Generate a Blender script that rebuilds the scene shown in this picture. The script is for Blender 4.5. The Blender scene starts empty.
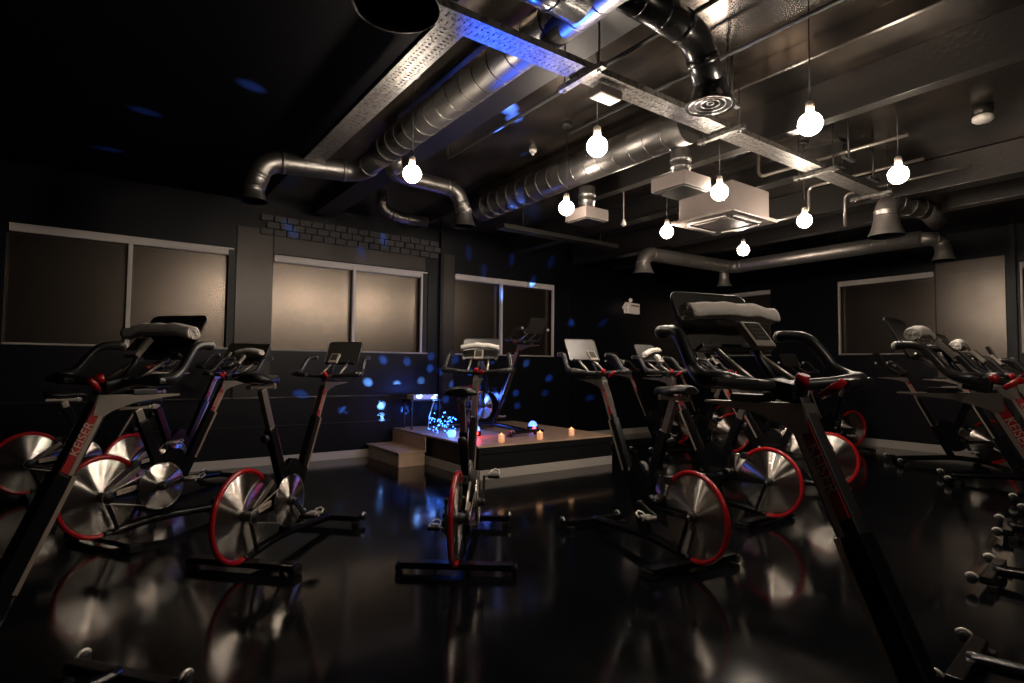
import bpy, bmesh, math, random
from mathutils import Vector, Matrix, noise
random.seed(7)
C = bpy.context.scene.collection
sc = bpy.context.scene
R = math.radians; PI = math.pi

# ------------------------------------------------------------------ camera
cd = bpy.data.cameras.new('camera'); cam = bpy.data.objects.new('camera', cd); C.objects.link(cam)
cd.sensor_width = 36; cd.lens = 570.67/1024*36; cd.clip_start = .02
yaw, pitch, roll = R(35.591), R(2.554), R(.554)
fwd = Vector((math.sin(yaw)*math.cos(pitch), math.cos(yaw)*math.cos(pitch), math.sin(pitch)))
rt = Vector((math.cos(yaw), -math.sin(yaw), 0)); up = rt.cross(fwd)
r2 = rt*math.cos(roll)+up*math.sin(roll); u2 = -rt*math.sin(roll)+up*math.cos(roll)
M = Matrix((r2, u2, -fwd)).transposed().to_4x4(); M.translation = (0, 0, 1.2)
cam.matrix_world = M
sc.camera = cam
# ------------------------------------------------------------------ world, exposure
w = bpy.data.worlds.new('night'); sc.world = w; w.use_nodes = True
w.node_tree.nodes['Background'].inputs[0].default_value = (.0015, .002, .003, 1)
w.node_tree.nodes['Background'].inputs[1].default_value = 1
sc.view_settings.view_transform = 'Standard'; sc.view_settings.look = 'None'
sc.view_settings.gamma = 1; sc.view_settings.use_curve_mapping = False
sc.view_settings.exposure = -0.15
BULB = 210.0

# ------------------------------------------------------------------ materials
def mat(name, col, rough=.5, metal=0, emit=None, es=0, spec=None, aniso=0, bump=None, coat=0, noise_rough=None, mottle=None, rays=None):
    m = bpy.data.materials.new(name); m.use_nodes = True
    nt = m.node_tree; b = nt.nodes['Principled BSDF']
    b.inputs['Base Color'].default_value = (*col, 1); b.inputs['Roughness'].default_value = rough
    b.inputs['Metallic'].default_value = metal
    if spec is not None: b.inputs['Specular IOR Level'].default_value = spec
    if emit: b.inputs['Emission Color'].default_value = (*emit, 1); b.inputs['Emission Strength'].default_value = es
    if coat: b.inputs['Coat Weight'].default_value = coat; b.inputs['Coat Roughness'].default_value = .08
    tc = nt.nodes.new('ShaderNodeTexCoord')
    if aniso:
        b.inputs['Anisotropic Rotation'].default_value = .25
        b.inputs['Anisotropic'].default_value = aniso
        t = nt.nodes.new('ShaderNodeTangent'); t.direction_type = 'RADIAL'; t.axis = 'Y'
        nt.links.new(t.outputs[0], b.inputs['Tangent'])
    if rays:
        sp_ = nt.nodes.new('ShaderNodeSeparateXYZ'); cb = nt.nodes.new('ShaderNodeCombineXYZ'); nz = nt.nodes.new('ShaderNodeVectorMath'); nz.operation = 'NORMALIZE'
        n = nt.nodes.new('ShaderNodeTexNoise'); n.inputs['Scale'].default_value = rays[0]; n.inputs['Detail'].default_value = 3
        bp = nt.nodes.new('ShaderNodeBump'); bp.inputs['Strength'].default_value = rays[1]; bp.inputs['Distance'].default_value = .01
        nt.links.new(tc.outputs['Object'], sp_.inputs[0]); nt.links.new(sp_.outputs['X'], cb.inputs['X']); nt.links.new(sp_.outputs['Z'], cb.inputs['Z'])
        nt.links.new(cb.outputs[0], nz.inputs[0]); nt.links.new(nz.outputs[0], n.inputs['Vector']); nt.links.new(n.outputs['Fac'], bp.inputs['Height'])
        nt.links.new(bp.outputs[0], b.inputs['Normal'])
    if bump:
        sc_, st = bump
        n = nt.nodes.new('ShaderNodeTexNoise'); n.inputs['Scale'].default_value = sc_; n.inputs['Detail'].default_value = 5
        bp = nt.nodes.new('ShaderNodeBump'); bp.inputs['Strength'].default_value = st; bp.inputs['Distance'].default_value = .01
        nt.links.new(tc.outputs['Object'], n.inputs['Vector']); nt.links.new(n.outputs['Fac'], bp.inputs['Height'])
        nt.links.new(bp.outputs[0], b.inputs['Normal'])
    if noise_rough:
        sc_, lo, hi = noise_rough
        n = nt.nodes.new('ShaderNodeTexNoise'); n.inputs['Scale'].default_value = sc_; n.inputs['Detail'].default_value = 6
        mr = nt.nodes.new('ShaderNodeMapRange'); mr.inputs[1].default_value = .3; mr.inputs[2].default_value = .7
        mr.inputs[3].default_value = lo; mr.inputs[4].default_value = hi
        nt.links.new(tc.outputs['Object'], n.inputs['Vector']); nt.links.new(n.outputs['Fac'], mr.inputs[0])
        nt.links.new(mr.outputs[0], b.inputs['Roughness'])
    if mottle:
        sc_, c2, lo, hi = mottle
        n = nt.nodes.new('ShaderNodeTexNoise'); n.inputs['Scale'].default_value = sc_; n.inputs['Detail'].default_value = 6
        cr = nt.nodes.new('ShaderNodeValToRGB'); cr.color_ramp.elements[0].position = lo; cr.color_ramp.elements[1].position = hi
        cr.color_ramp.elements[0].color = (*col, 1); cr.color_ramp.elements[1].color = (*c2, 1)
        nt.links.new(tc.outputs['Object'], n.inputs['Vector']); nt.links.new(n.outputs['Fac'], cr.inputs[0])
        nt.links.new(cr.outputs[0], b.inputs['Base Color'])
    return m
K = dict(
 floor=mat('polished_black_floor', (.003,.0035,.0045), .1, noise_rough=(2.2,.07,.16), spec=.5),
 wall=mat('black_wall_paint', (.0055,.006,.009), .38, 0, bump=(5,.08), spec=.28),
 ceil=mat('black_gloss_ceiling', (.05,.045,.042), .26, .8, bump=(2.6,.35), mottle=(2.5,(.15,.122,.098),.4,.7)),
 beam=mat('painted_steel_beam', (.05,.046,.043), .30, .6, bump=(30,.3)),
 blind=mat('grey_roller_blind', (.16,.135,.113), .27, .95, bump=(2,.02)),
 white=mat('white_frame_paint', (.72,.67,.62), .4),
 sill=mat('white_sill', (.42,.38,.34), .4),
 skirt=mat('grey_skirting', (.52,.48,.44), .5, bump=(8,.1)),
 duct=mat('galvanised_duct', (.23,.22,.21), .36, .95, bump=(9,.10), noise_rough=(7,.32,.44)),
 ductpaint=mat('black_painted_duct', (.012,.012,.012), .25, .3, bump=(9,.1)),
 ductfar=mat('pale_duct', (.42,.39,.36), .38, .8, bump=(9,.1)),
 ductdark=mat('duct_inside', (.03,.03,.03), .5, .4),
 galv=mat('galvanised_tray', (.13,.12,.11), .42, .5, bump=(60,.3), mottle=(38,(.04,.037,.035),.48,.62)),
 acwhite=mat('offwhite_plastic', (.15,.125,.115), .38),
 grille=mat('vent_dark', (.05,.045,.04), .5),
 ply=mat('plywood', (.60,.42,.31), .42, mottle=(6,(.50,.34,.24),.4,.65)),
 black=mat('gloss_black_frame', (.005,.005,.006), .22, spec=.5),
 matt=mat('matt_black', (.006,.006,.007), .5),
 rubber=mat('black_rubber', (.010,.010,.011), .4),
 grip=mat('handlebar_rubber', (.022,.021,.022), .36, spec=.6),
 red=mat('red_guard', (.36,.007,.012), .25, coat=.4),
 redk=mat('red_knob', (.45,.008,.012), .3, coat=.4),
 reddecal=mat('red_decal', (.30,.012,.014), .4),
 steel=mat('brushed_wheel_metal', (.85,.79,.72), .27, 1, aniso=1.0, rays=(9,.04)),
 chrome=mat('chrome', (.75,.73,.7), .18, 1),
 silver=mat('silver_alloy', (.40,.36,.32), .34, .85),
 rail=mat('post_rail_metal', (.50,.42,.35), .36, .7),
 label=mat('beige_label', (.45,.36,.30), .45),
 ink=mat('label_ink', (.02,.02,.02), .5),
 lightcap=mat('pale_end_cap', (.55,.52,.48), .35),
 cage=mat('pedal_cage_metal', (.72,.68,.62), .35, .55),
 screen=mat('lcd_screen', (.07,.062,.045), .2),
 bezel=mat('display_bezel', (.36,.32,.28), .4),
 plate=mat('console_plate', (.030,.028,.026), .32, spec=.7),
 towel=mat('white_towel', (.85,.80,.74), .95, bump=(120,.25)),
 cord=mat('black_cord', (.01,.01,.01), .5),
 bulb=mat('bulb_glow', (1,.9,.8), .3, emit=(1,.84,.68), es=BULB),
 cap=mat('lamp_socket', (.35,.3,.26), .4, .4),
 glass=mat('frosted_candle_glass', (.8,.7,.6), .5, emit=(1,.38,.10), es=.55),
 flame=mat('candle_flame', (1,.6,.2), .4, emit=(1,.40,.09), es=5),
 bluecandle=mat('blue_lit_glass', (.5,.7,1), .3, emit=(.08,.40,1), es=4),
 bluebulb=mat('blue_fairy_bulb', (.1,.2,1), .3, emit=(.04,.20,1), es=9),
 redbulb=mat('red_lamp_lens', (1,.05,.03), .3, emit=(1,.03,.03), es=22),
 bluelens=mat('blue_lamp_lens', (.1,.2,1), .2, emit=(.10,.22,1), es=4),
 wire=mat('pale_cable', (.5,.5,.55), .5),
)

# ------------------------------------------------------------------ mesh helpers
class MB:
    def __init__(s): s.bm = bmesh.new()
    def box(s, c, d, rot=None, bev=0, taper=None):
        hx, hy, hz = d[0]/2, d[1]/2, d[2]/2
        vs = []
        for x in (-1,1):
            for y in (-1,1):
                for z in (-1,1):
                    p = Vector((x*hx, y*hy, z*hz))
                    if taper and z > 0: p.x *= taper[0]; p.y *= taper[1]
                    if rot is not None: p = rot @ p
                    vs.append(s.bm.verts.new(p+Vector(c)))
        F = [(0,1,3,2),(4,6,7,5),(0,4,5,1),(2,3,7,6),(0,2,6,4),(1,5,7,3)]
        fs = [s.bm.faces.new([vs[i] for i in f]) for f in F]
        if bev:
            es = list({e for f in fs for e in f.edges})
            bmesh.ops.bevel(s.bm, geom=es, offset=bev, segments=2, profile=.7, affect='EDGES')
        return s
    def bar(s, a, b, wd, dp, side=(0,1,0), bev=0):
        """box from a to b; wd along side, dp perpendicular"""
        a, b = Vector(a), Vector(b); t = (b-a).normalized(); sd = Vector(side); sd = (sd-t*sd.dot(t)).normalized(); n = t.cross(sd)
        return s.box((a+b)/2, ((b-a).length, wd, dp), Matrix((t, sd, n)).transposed(), bev)
    def tube(s, pts, rad, seg=12, caps=True, closed=False):
        pts = [Vector(p) for p in pts]; n = len(pts)
        if not hasattr(rad, '__len__'): rad = [rad]*n
        rings = []; prev = None
        for i, p in enumerate(pts):
            if closed: t = pts[(i+1)%n]-pts[i-1]
            else: t = pts[min(i+1,n-1)]-pts[max(i-1,0)]
            t.normalize()
            if prev is None:
                a = Vector((0,0,1)) if abs(t.z) < .9 else Vector((1,0,0)); x = t.cross(a).normalized()
            else: x = (prev-t*prev.dot(t)).normalized()
            prev = x; y = t.cross(x)
            rings.append([s.bm.verts.new(p+(x*math.cos(2*PI*k/seg)+y*math.sin(2*PI*k/seg))*rad[i]) for k in range(seg)])
        for i in range(n if closed else n-1):
            A, B = rings[i], rings[(i+1)%n]
            for k in range(seg):
                f = s.bm.faces.new((A[k], A[(k+1)%seg], B[(k+1)%seg], B[k])); f.smooth = True
        if caps and not closed:
            for rg in (rings[0], rings[-1]):
                f = s.bm.faces.new(rg); 
        return s
    def lathe(s, prof, c=(0,0,0), axis='Z', seg=32, close=False):
        c = Vector(c); rings = []
        for r_, h in prof:
            ring = []
            for k in range(seg):
                a = 2*PI*k/seg; u, v = r_*math.cos(a), r_*math.sin(a)
                p = {'Z': (u,v,h), 'Y': (u,h,v), 'X': (h,u,v)}[axis]
                ring.append(s.bm.verts.new(c+Vector(p)))
            rings.append(ring)
        L = len(rings)
        for i in range(L-1):
            A, B = rings[i], rings[i+1]
            for k in range(seg):
                f = s.bm.faces.new((A[k], A[(k+1)%seg], B[(k+1)%seg], B[k])); f.smooth = True
        if not close:
            for rg in (rings[0], rings[-1]): s.bm.faces.new(rg)
        return s
    def prism(s, prof, y0, y1, bev=0):
        """profile in x,z extruded along y"""
        A = [s.bm.verts.new((x, y0, z)) for x, z in prof]; B = [s.bm.verts.new((x, y1, z)) for x, z in prof]
        fs = [s.bm.faces.new(A), s.bm.faces.new(B[::-1])]
        n = len(prof)
        for i in range(n): fs.append(s.bm.faces.new((A[i], B[i], B[(i+1)%n], A[(i+1)%n])))
        if bev:
            es = list({e for f in fs for e in f.edges})
            bmesh.ops.bevel(s.bm, geom=es, offset=bev, segments=2, affect='EDGES')
        return s
    def build(s, name, m, parent=None, loc=(0,0,0)):
        bmesh.ops.recalc_face_normals(s.bm, faces=s.bm.faces)
        me = bpy.data.meshes.new(name); s.bm.to_mesh(me); s.bm.free()
        me.materials.append(m)
        o = bpy.data.objects.new(name, me); C.objects.link(o); o.location = loc
        if parent is not None: o.parent = parent
        return o
def smooth_path(P, n=8):
    P = [Vector(p) for p in P]; out = []
    for i in range(len(P)-1):
        p0 = P[max(i-1,0)]; p1 = P[i]; p2 = P[i+1]; p3 = P[min(i+2,len(P)-1)]
        for k in range(n):
            t = k/n
            out.append(.5*((2*p1)+(p2-p0)*t+(2*p0-5*p1+4*p2-p3)*t*t+(3*p1-p0-3*p2+p3)*t**3))
    out.append(P[-1]); return out
def bend_path(P, br, n=7):
    """polyline with circular-ish rounded corners"""
    P = [Vector(p) for p in P]; out = [P[0]]
    for i in range(1, len(P)-1):
        a = (P[i-1]-P[i]).normalized(); b = (P[i+1]-P[i]).normalized(); A = P[i]+a*br; B = P[i]+b*br
        for k in range(n+1):
            t = k/n; out.append(A*(1-t)**2+P[i]*2*t*(1-t)+B*t*t)
    out.append(P[-1]); return out
def struct(name, mb, m, parent=None):
    o = mb.build(name, m, parent)
    if parent is None: o['kind'] = 'structure'
    return o
def tag(o, label, cat, group=None, kind=None):
    o['label'] = label; o['category'] = cat
    if group: o['group'] = group
    if kind: o['kind'] = kind
    return o
def thing(name, label, cat, loc=(0,0,0), rz=0, group=None):
    o = bpy.data.objects.new(name, None); C.objects.link(o); o.empty_display_size = .1
    o.location = loc; o.rotation_euler = (0,0,rz); return tag(o, label, cat, group)
KIDS = {}
def kids(o): return list(o.children)
def copy_tree(o, parent=None):
    c = o.copy(); C.objects.link(c)
    if parent is not None: c.parent = parent
    for ch in kids(o): copy_tree(ch, c)
    return c

# ------------------------------------------------------------------ room shell
XR, YB, XL, YF, ZC = 9.99, 7.29, -4.2, -3.2, 3.2
struct('floor', MB().box(((XL+XR)/2,(YF+YB)/2,-.1),(XR-XL+.8,YF*-1+YB+.8,.2)), K['floor'])
struct('trim_8', MB().box((-1.33,2.0,3.17),(5.6,10.4,.06)), mat('added_black_sheet', (.003,.003,.004), .7, spec=.08))  # added black sheet that keeps the left ceiling dark despite the bulbs
struct('ceiling', MB().box(((XL+XR)/2,(YF+YB)/2,ZC+.1),(XR-XL+.8,YF*-1+YB+.8,.2)), K['ceil'])
def wall_with_holes(name, axis, pos, lo, hi, holes, outward, th=.3):
    """wall slab with window holes; holes (a0,a1,z0,z1) sorted along axis"""
    mb = MB()
    def put(a0, a1, z0, z1):
        c = pos+outward*th/2
        if axis == 'x': mb.box(((a0+a1)/2, c, (z0+z1)/2), (a1-a0, th, z1-z0))
        else: mb.box((c, (a0+a1)/2, (z0+z1)/2), (th, a1-a0, z1-z0))
    cur = lo
    for a0, a1, z0, z1 in holes:
        put(cur, a0, 0, ZC); put(a0, a1, 0, z0); put(a0, a1, z1, ZC); cur = a1
    put(cur, hi, 0, ZC)
    return struct(name, mb, K['wall'])
WB = [(-.80,1.22,1.37,2.56), (1.64,3.74,1.37,2.54), (4.17,6.08,1.37,2.57)]
WR = [(.30,2.24,1.45,2.68), (3.20,4.58,1.45,2.68), (5.76,7.05,1.45,2.68)]
wall_with_holes('wall_back', 'x', YB, XL, XR+.3, WB, 1)
wall_with_holes('wall_right', 'y', XR, YF, YB, WR, 1)
struct('wall_left', MB().box((XL-.1,(YF+YB)/2,ZC/2),(.2,YB-YF,ZC)), K['wall'])
struct('wall_front', MB().box(((XL+XR)/2,YF-.1,ZC/2),(XR-XL+.6,.2,ZC)), K['wall'])
# projecting pilaster and reveal between the windows of the back wall
struct('trim_1', MB().box((3.93,YB-.03,ZC/2),(.05,.06,ZC)), K['wall'])
struct('trim_2', MB().box((6.47,YB-.04,ZC/2),(.06,.08,ZC),bev=.01), K['wall'])
struct('baseboard_back', MB().box(((XL+3.24)/2,YB-.012,.05),(3.24-XL,.024,.10),bev=.004).box(((5.27+XR)/2,YB-.012,.05),(XR-5.27,.024,.10),bev=.004), K['skirt'])
struct('baseboard_right', MB().box((XR-.015,(YF+YB)/2,.06),(.03,YB-YF-.06,.12),bev=.004), K['skirt'])
gb = mat('lit_wall_board', (.055,.048,.044), .33, .6, bump=(4,.1))  # lighter, glossier boards added where the bare wall looks lit
struct('trim_9', MB().box((1.43,YB-.010,1.82),(.40,.02,2.02),bev=.002), gb)
struct('trim_10', MB().box((2.66,YB-.008,2.66),(2.04,.016,.22),bev=.002), gb)
struct('trim_11', MB().box((4.06,YB-.008,1.82),(.19,.016,2.02),bev=.002), gb)
struct('trim_3', MB().box(((XL+3.2)/2,YB-.012,.80),(3.2-XL,.024,.018),bev=.004), K['beam'])
struct('trim_4', MB().box(((XL+3.2)/2,YB-.008,.46),(3.2-XL,.016,.012)), K['beam'])
# rough brick course left exposed above the middle window
mb = MB()
for i in range(16):
    for j in range(3):
        mb.box((1.55+i*.15+(j%2)*.07, YB-.028-random.random()*.004, 2.80+j*.085+(-.02*i/16)), (.138,.036,.074), bev=.006)
o = mb.build('brick_course', mat('painted_brick', (.05,.047,.045), .55, bump=(30,.8)))
tag(o, 'band of rough dark painted bricks above the middle window of the back wall', 'brickwork')
# right wall: paler panel boards between window and corner, with a seam
o = struct('trim_5', MB().box((XR-.012,2.78,1.93),(.024,.80,1.72),bev=.003).box((XR-.016,2.78,2.60),(.032,.80,.012)), mat('grey_board', (.13,.11,.095), .30, .9, bump=(2.5,.12), mottle=(3,(.16,.14,.12),.35,.7)))
struct('trim_6', MB().box((XR-.02,2.29,1.7),(.04,.05,3.0)), K['matt'])

def window(n, axis, a0, a1, z0, z1, muls, frame_sides):
    t = bpy.data.objects.new('window_%d' % n, None); C.objects.link(t); t['kind'] = 'structure'
    def bx(mb, a, c, z, da, dc, dz, bev=.003):
        # a along wall, c depth into the wall from the wall face
        if axis == 'x': mb.box((a, YB+c, z), (da, dc, dz), bev=bev)
        else: mb.box((XR+c, a, z), (dc, da, dz), bev=bev)
    W = a1-a0; cx = (a0+a1)/2
    m = MB(); bx(m, cx, .10, (z0+z1)/2, W-.002, .012, z1-z0-.002, 0); m.build('roller_blind', K['blind'], t)
    for s0, s1 in zip([a0]+muls, muls+[a1]):
        m = MB(); bx(m, (s0+s1)/2, .045, z1-.045, s1-s0-.03, .07, .075); bx(m, (s0+s1)/2, .005, z1-.012, s1-s0-.03, .012, .018); m.build('blind_cassette', K['white'], t)
    for q in muls:
        m = MB(); bx(m, q, .03, (z0+z1)/2, .04, .05, z1-z0-.004); m.build('mullion', K['white'], t)
    for q in frame_sides:
        m = MB(); bx(m, q, .02, (z0+z1)/2, .028, .04, z1-z0-.004); m.build('side_frame', K['white'], t)
    m = MB(); bx(m, cx, .02, z0+.012, W-.004, .06, .02); m.build('window_sill', K['sill'], t)
    return t
window(1, 'x', *WB[0], [.20], [])
window(2, 'x', *WB[1], [2.66], [3.64])
window(3, 'x', *WB[2], [5.02], [6.06])
window(4, 'y', *WR[0], [], [2.22])
window(5, 'y', *WR[1], [], [4.56])
window(6, 'y', *WR[2], [], [])
struct('trim_7', MB().box((3.69,YB+.012,1.955),(.075,.02,1.16)).box((1.185,YB+.012,1.965),(.07,.02,1.18)), K['matt'])

# ------------------------------------------------------------------ stage and steps
SZ = .36
t = thing('stage', 'low black-sided stage with a bare plywood top against the back wall', 'stage', (4.25,6.2,0))
MB().box((0,0,.30),(1.98,2.14,.06)).box((0,0,.19),(1.96,2.12,.18)).build('stage_body', K['matt'], t)
MB().box((0,0,SZ-.010),(2.02,2.16,.02),bev=.003).build('deck', K['ply'], t)
MB().box((0,-1.065,.05),(1.96,.012,.10),bev=.002).box((-.985,0,.05),(.012,2.1,.10),bev=.002).build('skirting_strip', K['skirt'], t)
t = thing('step_block', 'small plywood step block beside the left edge of the stage', 'step', (3.04,6.75,0))
MB().box((0,0,.08),(.34,.94,.16),bev=.003).build('step_body', K['ply'], t)
MB().box((-.005,0,.17),(.37,.98,.02),bev=.004).build('tread', K['ply'], t)
MB().box((.176,0,.26),(.012,.96,.16),bev=.002).build('riser', K['ply'], t)

# ------------------------------------------------------------------ pendant lamps
t0 = None
PL = [((1.66,3.50),'globe bulb pendant in front of the left duct junction, leftmost of all the bulbs'),
      ((2.32,2.40),'large globe bulb pendant hanging under the cable tray and its junction box'),
      ((3.00,1.50),'largest and highest globe bulb, on a long cord near the top right of the photo'),
      ((3.03,3.49),'globe bulb pendant just left of the smaller box diffuser'),
      ((3.65,2.49),'globe bulb pendant between the larger box diffuser and the ceiling air conditioner'),
      ((4.33,3.53),'globe bulb pendant left of and below the ceiling air conditioner'),
      ((5.64,3.56),'smallest and lowest globe bulb, just below the ceiling air conditioner'),
      ((4.94,2.53),'globe bulb pendant right of the ceiling air conditioner'),
      ((4.25,1.55),'rightmost globe bulb pendant, above the curved steel cowl')]
PL.append(((1.55,-.40),'globe bulb pendant hanging just behind the camera, outside the photo'))
for (x, y), lab in PL:
    if t0 is None:
        t = thing('pendant_lamp', lab, 'lamp', (x,y,2.5), 0, 'bare globe bulbs on black cords')
        m = MB(); n_ = 14
        prof = [(.060*math.sin(PI*k/n_)+.0001, -.060*math.cos(PI*k/n_)) for k in range(n_-1)] + [(.020,.062),(.017,.075)]
        m.lathe(prof, seg=28); m.build('bulb', K['bulb'], t)
        MB().lathe([(.019,.072),(.022,.078),(.022,.112),(.012,.122)], seg=20).build('lamp_socket', K['cap'], t)
        MB().tube([(0,0,.12),(0,0,ZC-2.5-.02)], .0035, 8).build('cord', K['cord'], t)
        MB().lathe([(.04,ZC-2.5-.03),(.045,ZC-2.5-.012),(.045,ZC-2.5)], seg=20).build('ceiling_rose', K['matt'], t)
        t0 = t
    else:
        c = copy_tree(t0); c.location = (x,y,2.5); c['label'] = lab

# ------------------------------------------------------------------ ceiling beams
def tagm(mb, name, m, label, cat, group=None): return tag(mb.build(name, m), label, cat, group)
def ibeam(x, z0, wd, h, y0, y1):
    m = MB(); yc = (y0+y1)/2; L = y1-y0
    m.box((x,yc,z0+.008),(wd,L,.016),bev=.002).box((x,yc,z0+h/2),(.012,L,h)).box((x,yc,z0+h-.008),(wd,L,.016)); return m
tagm(MB().box((4.05,.75,3.065),(.10,7.7,.27),bev=.003), 'steel_beam', K['beam'], 'narrow steel beam with a lit underside behind the highest globe bulb', 'beam')
tagm(MB().box((3.42,2.0,3.14),(.03,10.2,.12),bev=.003), 'ceiling_batten', K['ceil'], 'thin dark downstand edge crossing the upper right of the ceiling', 'beam')
tagm(MB().box((6.40,2.0,3.05),(.20,10.2,.29),bev=.004), 'box_beam', K['beam'], 'deep grey painted beam behind the rightmost globe bulb', 'beam')
tagm(ibeam(5.15,2.96,.16,.24,2.3,7.2), 'steel_beam', K['beam'], 'steel I-beam passing above the ceiling air conditioner', 'beam')
tagm(MB().box((2.18,2.0,3.13),(.26,10.2,.13),bev=.004), 'box_beam', K['matt'], 'shallow dark beam along the right side of the big left duct', 'beam')
tagm(MB().box((7.3,2.0,3.06),(.16,10.2,.27),bev=.004), 'box_beam', K['beam'], 'grey beam just left of the far round duct along the right wall', 'beam')
tagm(MB().box((4.72,5.52,2.86),(1.9,.16,.05),bev=.004).tube([(4.1,5.52,2.88),(4.1,5.52,ZC)],.006,8).tube([(5.4,5.52,2.88),(5.4,5.52,ZC)],.006,8), 'cable_trunking', K['beam'], 'flat grey trunking strip hung below the beams left of the far duct bend', 'trunking')

# ------------------------------------------------------------------ cable trays
def tray_mesh(a, b, z, wd, axis):
    m = MB(); L = b-a; c0 = (a+b)/2
    # perforated: longitudinal strips and cross rungs
    n = int(L/.033)
    def bx(al, ac, dl, dc, dz=.004, zz=z):
        if axis[0] == 'x': m.box((al, axis[1]+ac, zz), (dl, dc, dz))
        else: m.box((axis[1]+ac, al, zz), (dc, dl, dz))
    for ac, dc in ((-wd/2+.012,.024),(0,.03),(wd/2-.012,.024),(-wd/4,.012),(wd/4,.012)): bx(c0, ac, L, dc)
    for i in range(n): bx(a+(i+.5)*L/n, 0, .026, wd-.002, .0036)
    for sgn in (-1,1): bx(c0, sgn*(wd/2-.002), L, .003, .035, z+.018)
    return m
tagm(tray_mesh(-1.5,5.95,2.84,.15,('x',2.32)), 'cable_tray', K['galv'], 'long perforated galvanised cable tray running diagonally across the ceiling under the bulbs', 'cable tray')
tagm(tray_mesh(2.42,4.78,2.90,.16,('y',1.37)), 'cable_tray', K['galv'], 'shorter perforated cable tray running back from the long tray to the left duct', 'cable tray')
h0 = None
for x, lab in [(2.12,'strut hanger at the crossing above the white junction box'),(3.42,'strut hanger holding the long tray above the larger box diffuser'),(4.72,'strut hanger holding the long tray beside the second bulb from the right'),(5.75,'strut hanger at the far right end of the long tray')]:
    if h0 is None:
        h = thing('tray_hanger', lab, 'bracket', (x,2.32,2.84), 0, 'threaded-rod hangers of the cable tray')
        MB().box((0,0,-.022),(.04,.36,.03),bev=.002).build('strut_channel', K['galv'], h)
        for s in (-.14,.14):
            q = MB().tube([(0,s,-.04),(0,s,ZC-2.84)], .005, 8).build('threaded_rod', K['ductdark'], h)
            MB().lathe([(.012,-.05),(.012,-.037)], (0,s,0), seg=6).build('nut', K['chrome'], q)
        h0 = h
    else:
        c = copy_tree(h0); c.location = (x,2.32,2.84); c['label'] = lab
t = thing('junction_box', 'white rectangular junction box fixed under the long cable tray', 'junction box', (2.27,2.34,2.80))
MB().box((.06,0,-.01),(.17,.10,.05),bev=.006).build('box_body', K['acwhite'], t)
MB().box((.06,0,-.037),(.15,.085,.006),bev=.002).build('box_lid', K['white'], t)
# conduits in the ceiling
def pipe(pts, r, label, cat='pipe', m='ductdark', name='conduit', clips=True, br=.06):
    return tagm(MB().tube(bend_path(pts, br) if len(pts) > 2 else pts, r, 10), name, K[m], label, cat)
pipe([(2.45,-1.0,3.06),(2.45,4.45,3.06),(2.45,4.45,3.2)], .014, 'thin dark conduit running back from the tray crossing to the right-hand duct branch')
pipe([(2.50,-1.0,3.10),(2.50,4.0,3.10)], .012, 'thin silver conduit beside the dark conduit from the tray crossing', m='silver')
pipe([(2.98,-1.2,3.08),(2.98,3.4,3.08)], .013, 'dark conduit passing just behind the ringed bell diffuser')
pipe([(4.85,1.7,2.97),(4.85,2.9,2.97),(4.85,2.9,3.2)], .014, 'thin silver pipe above the long tray near its right end', m='silver')
pipe([(5.45,1.8,2.95),(5.45,2.75,2.95),(5.45,2.75,2.70),(5.45,3.1,2.70)], .014, 'bent silver pipe dropping behind the right end of the tray', m='silver')
pipe([(5.85,1.6,2.92),(5.85,2.6,2.92),(5.85,2.6,2.6)], .012, 'short bent pipe between the tray end and the curved steel cowl', m='silver')
for x, y, lab in [(3.05,2.02,'pair of thin dark threaded rods left of the ringed bell diffuser'),(4.62,2.02,'pair of thin rods above the bulb right of the air conditioner'),(5.30,2.12,'pair of thin rods just left of the tray end')]:
    tagm(MB().tube([(x,y,2.84),(x,y,ZC)],.008,8).tube([(x+.12,y+.05,2.86),(x+.12,y+.05,ZC)],.008,8).box((x+.06,y+.025,2.85),(.18,.03,.02)), 'pipe_hanger', K['ductdark'], lab, 'bracket')

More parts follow.
